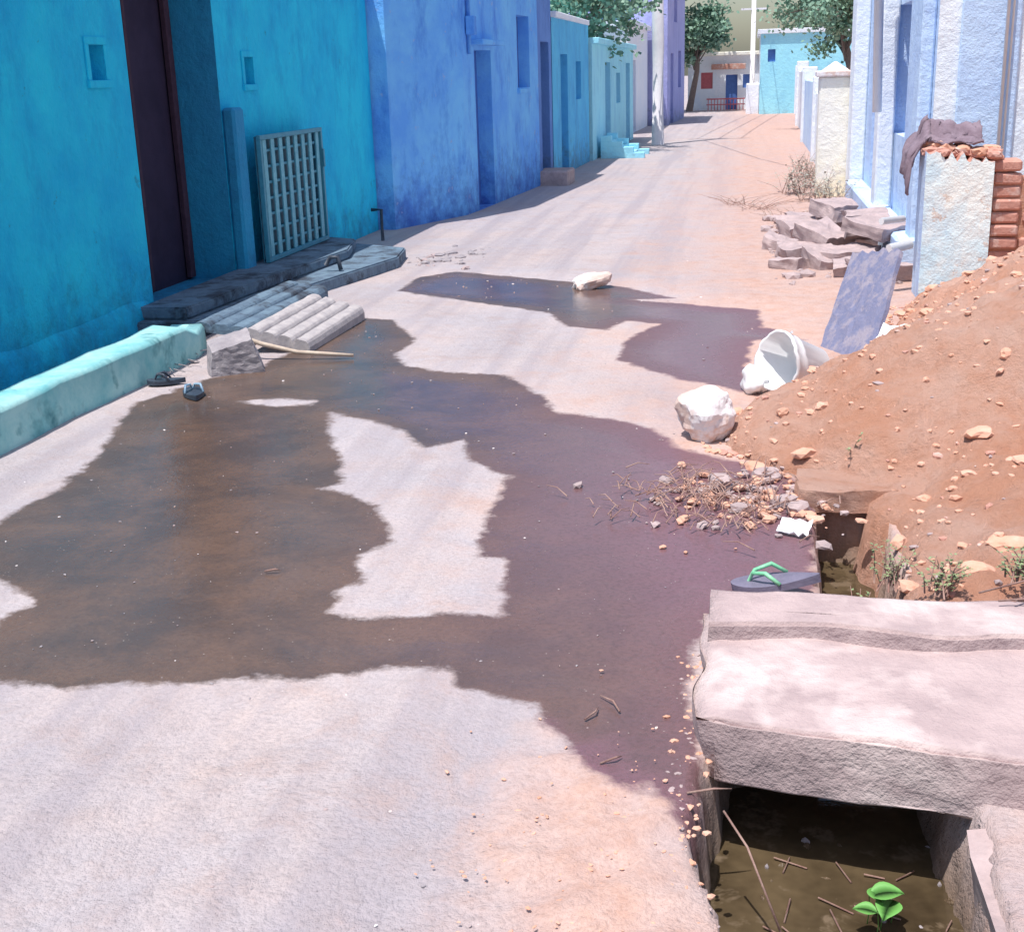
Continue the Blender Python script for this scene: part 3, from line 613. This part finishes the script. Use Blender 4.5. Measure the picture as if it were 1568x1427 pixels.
# bucket
BK=empty('white_bucket')
def bucket():
    bm=bmesh.new(); prof=[(.0,.0),(.10,.0),(.108,.01),(.128,.18),(.134,.182),(.136,.20),(.137,.24),(.145,.245),(.145,.262),(.132,.262),(.103,.015),(.0,.015)]; sg=36; rings=[]
    Mx=Matrix.Translation((.34,6.16,.10))@Matrix.Rotation(math.radians(-68),4,'Y')@Matrix.Rotation(math.radians(34),4,'X')
    for q,(r,z) in enumerate(prof):
        rings.append([bm.verts.new(Mx@Vector((r*math.cos(2*math.pi*k/sg),r*math.sin(2*math.pi*k/sg),z-(.05*max(0,math.sin(2*math.pi*k/sg*1.0+3.6))**2 +.015*noise.noise(Vector((k*.6,0,0))) if z>.17 else 0)))) for k in range(sg)])
    for i in range(len(prof)-1):
        for k in range(sg): bm.faces.new((rings[i][k],rings[i][(k+1)%sg],rings[i+1][(k+1)%sg],rings[i+1][k])).smooth=True
    bm_obj('shell',bm,M_wplast,BK)
    bm=bmesh.new(); tube(bm,[Mx@Vector((.147*math.cos(t)*1.02,.147*math.sin(t)*.9, .23-.10*abs(math.sin(t)))) for t in [math.pi*k/14 for k in range(15)]],.005); bm_obj('handle',bm,M_wplast,BK)
bucket()
bm=bmesh.new(); rockb(bm,(.05,6.12,.05),(.10,.06,.075),3,4,.35); bm_obj('white_rag',bm,M_wplast,None,True)
bm=bmesh.new(); rockb(bm,(-.15,5.30,.10),(.125,.115,.12),21,4,.22,blocky=.2)
for v in bm.verts: v.co+=Vector((1,1,1))*.006*noise.noise(v.co*25)
bm_obj('limewashed_boulder',bm,M_wstone)
bm=bmesh.new(); rockb(bm,(-1.12,9.25,.045),(.14,.085,.065),15,3,.45,rot=Matrix.Rotation(.5,3,'Z')@Matrix.Rotation(-.2,3,'Y'),blocky=.25); bm_obj('loose_rock',bm,M_wstone)
quadplate('white_shard',[(.60,6.35,.14),(.74,6.35,.16),(.82,6.45,.26),(.68,6.5,.27)],.01,M_wplast,6,.03,.1)
quadplate('plastic_scrap',[(.12,4.12,.01),(.22,4.06,.02),(.24,4.14,.04),(.14,4.19,.03)],.004,M_wplast,7,.02,.12)
bm=bmesh.new()
for i in range(230):
    x=random.gauss(.04,.18); y=random.gauss(4.47,.17); s=random.choice([.005,.008,.012,.018,.024])
    rockb(bm,(x,y,s*.2),(s*random.uniform(.8,1.8),s,s*.6),i,1,.5,mi=random.choice([3,3,3,2,2]),blocky=.3)
for x,y,s in ((-.08,4.62,.05),(.15,4.42,.04),(.08,4.75,.035),(.2,4.35,.04),(0,4.35,.03)): rockb(bm,(x,y,s*.3),(s*1.3,s,s*.7),int(s*900),2,.3,blocky=.8,mi=2)
bm_obj('brick_chips',bm,[M_stone,M_brick,M_pstone,M_clay])
bm=bmesh.new()
for i in range(230):
    x=random.gauss(-.08,.2); y=random.gauss(4.4,.17); a=random.uniform(0,3.14); L=random.uniform(.03,.12); dz=random.uniform(0,.04)
    p=Vector((x,y,.008+random.random()*.03)); q=p+Vector((math.cos(a)*L,math.sin(a)*L,dz)); tube(bm,[p,p.lerp(q,.5)+Vector((0,.01,.01)),q],[.003,.002,.001],4)
for (x,y,a,L) in ((-.36,2.75,1.2,.07),(-.28,2.8,2.2,.1),(-.3,2.55,.7,.06),(-.1,2.45,.3,.1),(-1.5,3.6,.3,.05),(.62,3.25,.6,.3),(.7,3.2,.9,.25),(.66,3.2,.2,.2)):
    p=Vector((x,y,.004 if x<.5 else .17)); q=p+Vector((math.cos(a)*L,math.sin(a)*L,.0)); tube(bm,[p,p.lerp(q,.5)+Vector((.01,.0,.006)),q],[.003,.003,.001],4)
bm_obj('twig_litter',bm,M_twig)
bm=bmesh.new()
for i in range(700):
    x=random.uniform(-3,1); y=1.8+10*random.random()**1.3; s=random.choice([.0015,.002,.003,.004])*(1+.12*max(0,y-3))
    if -.12<x<.55 and y<4.6: continue
    rockb(bm,(x,y,-.002),(s*1.5,s,s*.5),i,1,.5,mi=random.choice([0,0,2,2,1]))
for i in range(60):
    x=random.gauss(-2.6,.15); y=random.gauss(10.8,.3); s=random.choice([.01,.015,.025,.04]); rockb(bm,(x,y,s*.15),(s*1.4,s,s*.6),i,1,.4,mi=random.choice([0,0,2]))
for i in range(260):
    x=random.gauss(-.25,.16); y=random.gauss(2.2,.22); s=random.choice([.0015,.002,.003,.004,.005])
    if x>-.08: continue
    rockb(bm,(x,y,.006),(s*1.5,s,s*.5),i,1,.5,mi=3)
for i in range(150):
    y=random.uniform(1.9,3.2); x=-.1+random.gauss(0,.03); s=random.choice([.003,.005,.008]); rockb(bm,(x,y,-.002),(s*1.4,s,s*.6),i,1,.5,mi=random.choice([3,2,3]))
bm_obj('gravel',bm,[M_stone,M_wstone,M_pstone,M_clay])
def slipper(loc,rz,sole,strap,L=.24,tilt=0.):
    E=empty('slipper'); Mx=Matrix.Translation(loc)@Matrix.Rotation(rz,4,'Z')@Matrix.Rotation(tilt,4,'X')
    out=[]; n=28
    for k in range(n):
        t=2*math.pi*k/n; yy=math.cos(t)*.5*L; w=L*(.19+.035*math.cos(t)-.03*math.cos(2*t)); out.append((math.sin(t)*w+.006*math.sin(2*t),yy))
    bm=bmesh.new(); a=[bm.verts.new(Mx@Vector((x,y,0))) for x,y in out]; b_=[bm.verts.new(Mx@Vector((x,y,.02+.006*(y/L)**2*4))) for x,y in out]
    bm.faces.new(a[::-1]); bm.faces.new(b_)
    for k in range(n): bm.faces.new((a[k],a[(k+1)%n],b_[(k+1)%n],b_[k]))
    bm_obj('sole',bm,sole,E)
    bm=bmesh.new()
    for s in (-1,1): tube(bm,[Mx@Vector((0,.30*L,.02)),Mx@Vector((s*.05*L,.22*L,.05)),Mx@Vector((s*.16*L,.05*L,.055)),Mx@Vector((s*.2*L,-.1*L,.02))],[.005,.006,.007,.006],6)
    bm_obj('strap',bm,strap,E); return E
slipper((-2.74,5.88,.0),.5,M_rubberd,M_strapb,.23); slipper((-3.0,6.12,.005),1.9,M_rubberd,M_rubberd,.2)
slipper((.11,3.6,.025),1.35,M_rubberg,M_strap,.27,-.22)

PO=empty('utility_pole')
bm=bmesh.new(); tube(bm,[(-1.93,28.2,-.1),(-1.93,28.2,2.0),(-1.99,28.2,7.5)],[.14,.125,.09],12); bm_obj('post',bm,M_pole,PO)
box('cross_arm',-2.7,-1.3,28.14,28.26,6.9,7.0,M_pole,PO,.01)
P2=empty('utility_pole')
bm=bmesh.new(); tube(bm,[(0.05,49,-.1),(.05,49,7)],[.09,.07],8); bbox(bm,-.5,.6,48.95,49.05,4.0,4.08,0); bbox(bm,-.4,.5,48.95,49.05,3.5,3.56,0); bm_obj('post',bm,M_pole,P2)
bm=bmesh.new()
for k in range(3):
    pts=[]
    for i in range(13):
        t=i/12; pts.append((-2.5+k*.5+t*(2.1),28.2+t*20.8,6.95-t*2.9-1.0*4*t*(1-t)*.5))
    tube(bm,pts,.012,4)
tube(bm,[(-1.95,28.2,5),(-.5,22,3.6),(1.3,15,3.4)],.012,4)
bm_obj('overhead_wires',bm,M_rubberd)
def tree(c,r,trunk,n,mat=M_leaf,leaf=.12):
    E=empty('tree'); bm=bmesh.new(); c=Vector(c); t=Vector(trunk)
    tube(bm,[t,t.lerp(c,.5)+Vector((.1,0,0)),c],[.14,.1,.05],8)
    cl=[]
    for i in range(26):
        dv=Vector((random.gauss(0,1),random.gauss(0,1),random.gauss(0,.8))).normalized()*random.uniform(.4,1.)
        p=c+Vector((dv.x*r[0],dv.y*r[1],dv.z*r[2])); cl.append((p,random.uniform(.2,.38)*min(r))); tube(bm,[t.lerp(c,random.uniform(.5,1)),p],[.035,.01],5)
    bm_obj('trunk',bm,M_bark,E)
    V=[];F=[]
    for i in range(n):
        p,rr=random.choice(cl); dv=Vector((random.gauss(0,1),random.gauss(0,1),random.gauss(0,.7)))*rr*.6; q=p+dv
        a=Vector((random.gauss(0,1),random.gauss(0,1),random.gauss(0,.6))).normalized()*leaf*random.uniform(.5,1.1); s=a.cross(Vector((random.gauss(0,1),random.gauss(0,1),random.gauss(0,1)))).normalized()*leaf*.35
        k=len(V); V+= [q,q+a*.5+s,q+a,q+a*.5-s]; F.append((k,k+1,k+2,k+3))
    mk('crown',[tuple(v) for v in V],F,mat,E)
tree((-3.3,26.5,2.9),(1.4,1.6,1.1),(-3.9,26.5,0),4500,M_leaf,.13)
tree((-1.9,50,2.9),(1.1,1.5,1.3),(-2.3,51,0),4000,M_leaf,.18)
tree((-3.9,50,4.2),(2.2,2,2.2),(-3.8,50,0),3500,M_leaf,.26)
tree((1.9,33,3.0),(1.3,1.8,1.25),(2.6,33,0),5500,M_leaf,.13)
tree((4.2,60,5),(3,3,2.6),(4.2,60,0),3500,M_leaf,.35)

# ---------------- light
w=bpy.data.worlds.new('World'); bpy.context.scene.world=w; w.use_nodes=True; nt=w.node_tree; bg=nt.nodes['Background']
sk=nt.nodes.new('ShaderNodeTexSky'); sk.sky_type='NISHITA'; sk.sun_disc=False
L=Vector((.19,.28,-1)).normalized(); S=-L
sk.sun_elevation=math.asin(S.z); sk.sun_rotation=math.atan2(S.x,S.y); sk.air_density=1.2; sk.dust_density=2.; sk.ozone_density=2.
nt.links.new(sk.outputs[0],bg.inputs[0]); bg.inputs[1].default_value=.15
sd=bpy.data.lights.new('sun','SUN'); sd.energy=5; sd.angle=math.radians(.5); sd.color=(1,.945,.90)
so=bpy.data.objects.new('sun',sd); bpy.context.scene.collection.objects.link(so); so.rotation_euler=L.to_track_quat('-Z','Y').to_euler(); so.location=(0,0,20)
# ---------------- camera
cd=bpy.data.cameras.new('camera'); co=bpy.data.objects.new('camera',cd); bpy.context.scene.collection.objects.link(co)
Xw=Vector((0.98382,-0.02345,0.17763)); Yw=Vector((0.17662,0.29339,-0.93954)); Zw=Vector((-0.03008,0.95570,0.29280))
R=Matrix((Xw,Yw,Zw)); co.matrix_world=Matrix.Translation((0,0,1.5))@R.to_4x4()
cd.sensor_width=36; cd.lens=36*1947/1568; cd.clip_end=1500; cd.clip_start=.05
bpy.context.scene.camera=co
sc=bpy.context.scene; sc.view_settings.view_transform='Standard'; sc.view_settings.look='None'; sc.view_settings.exposure=0
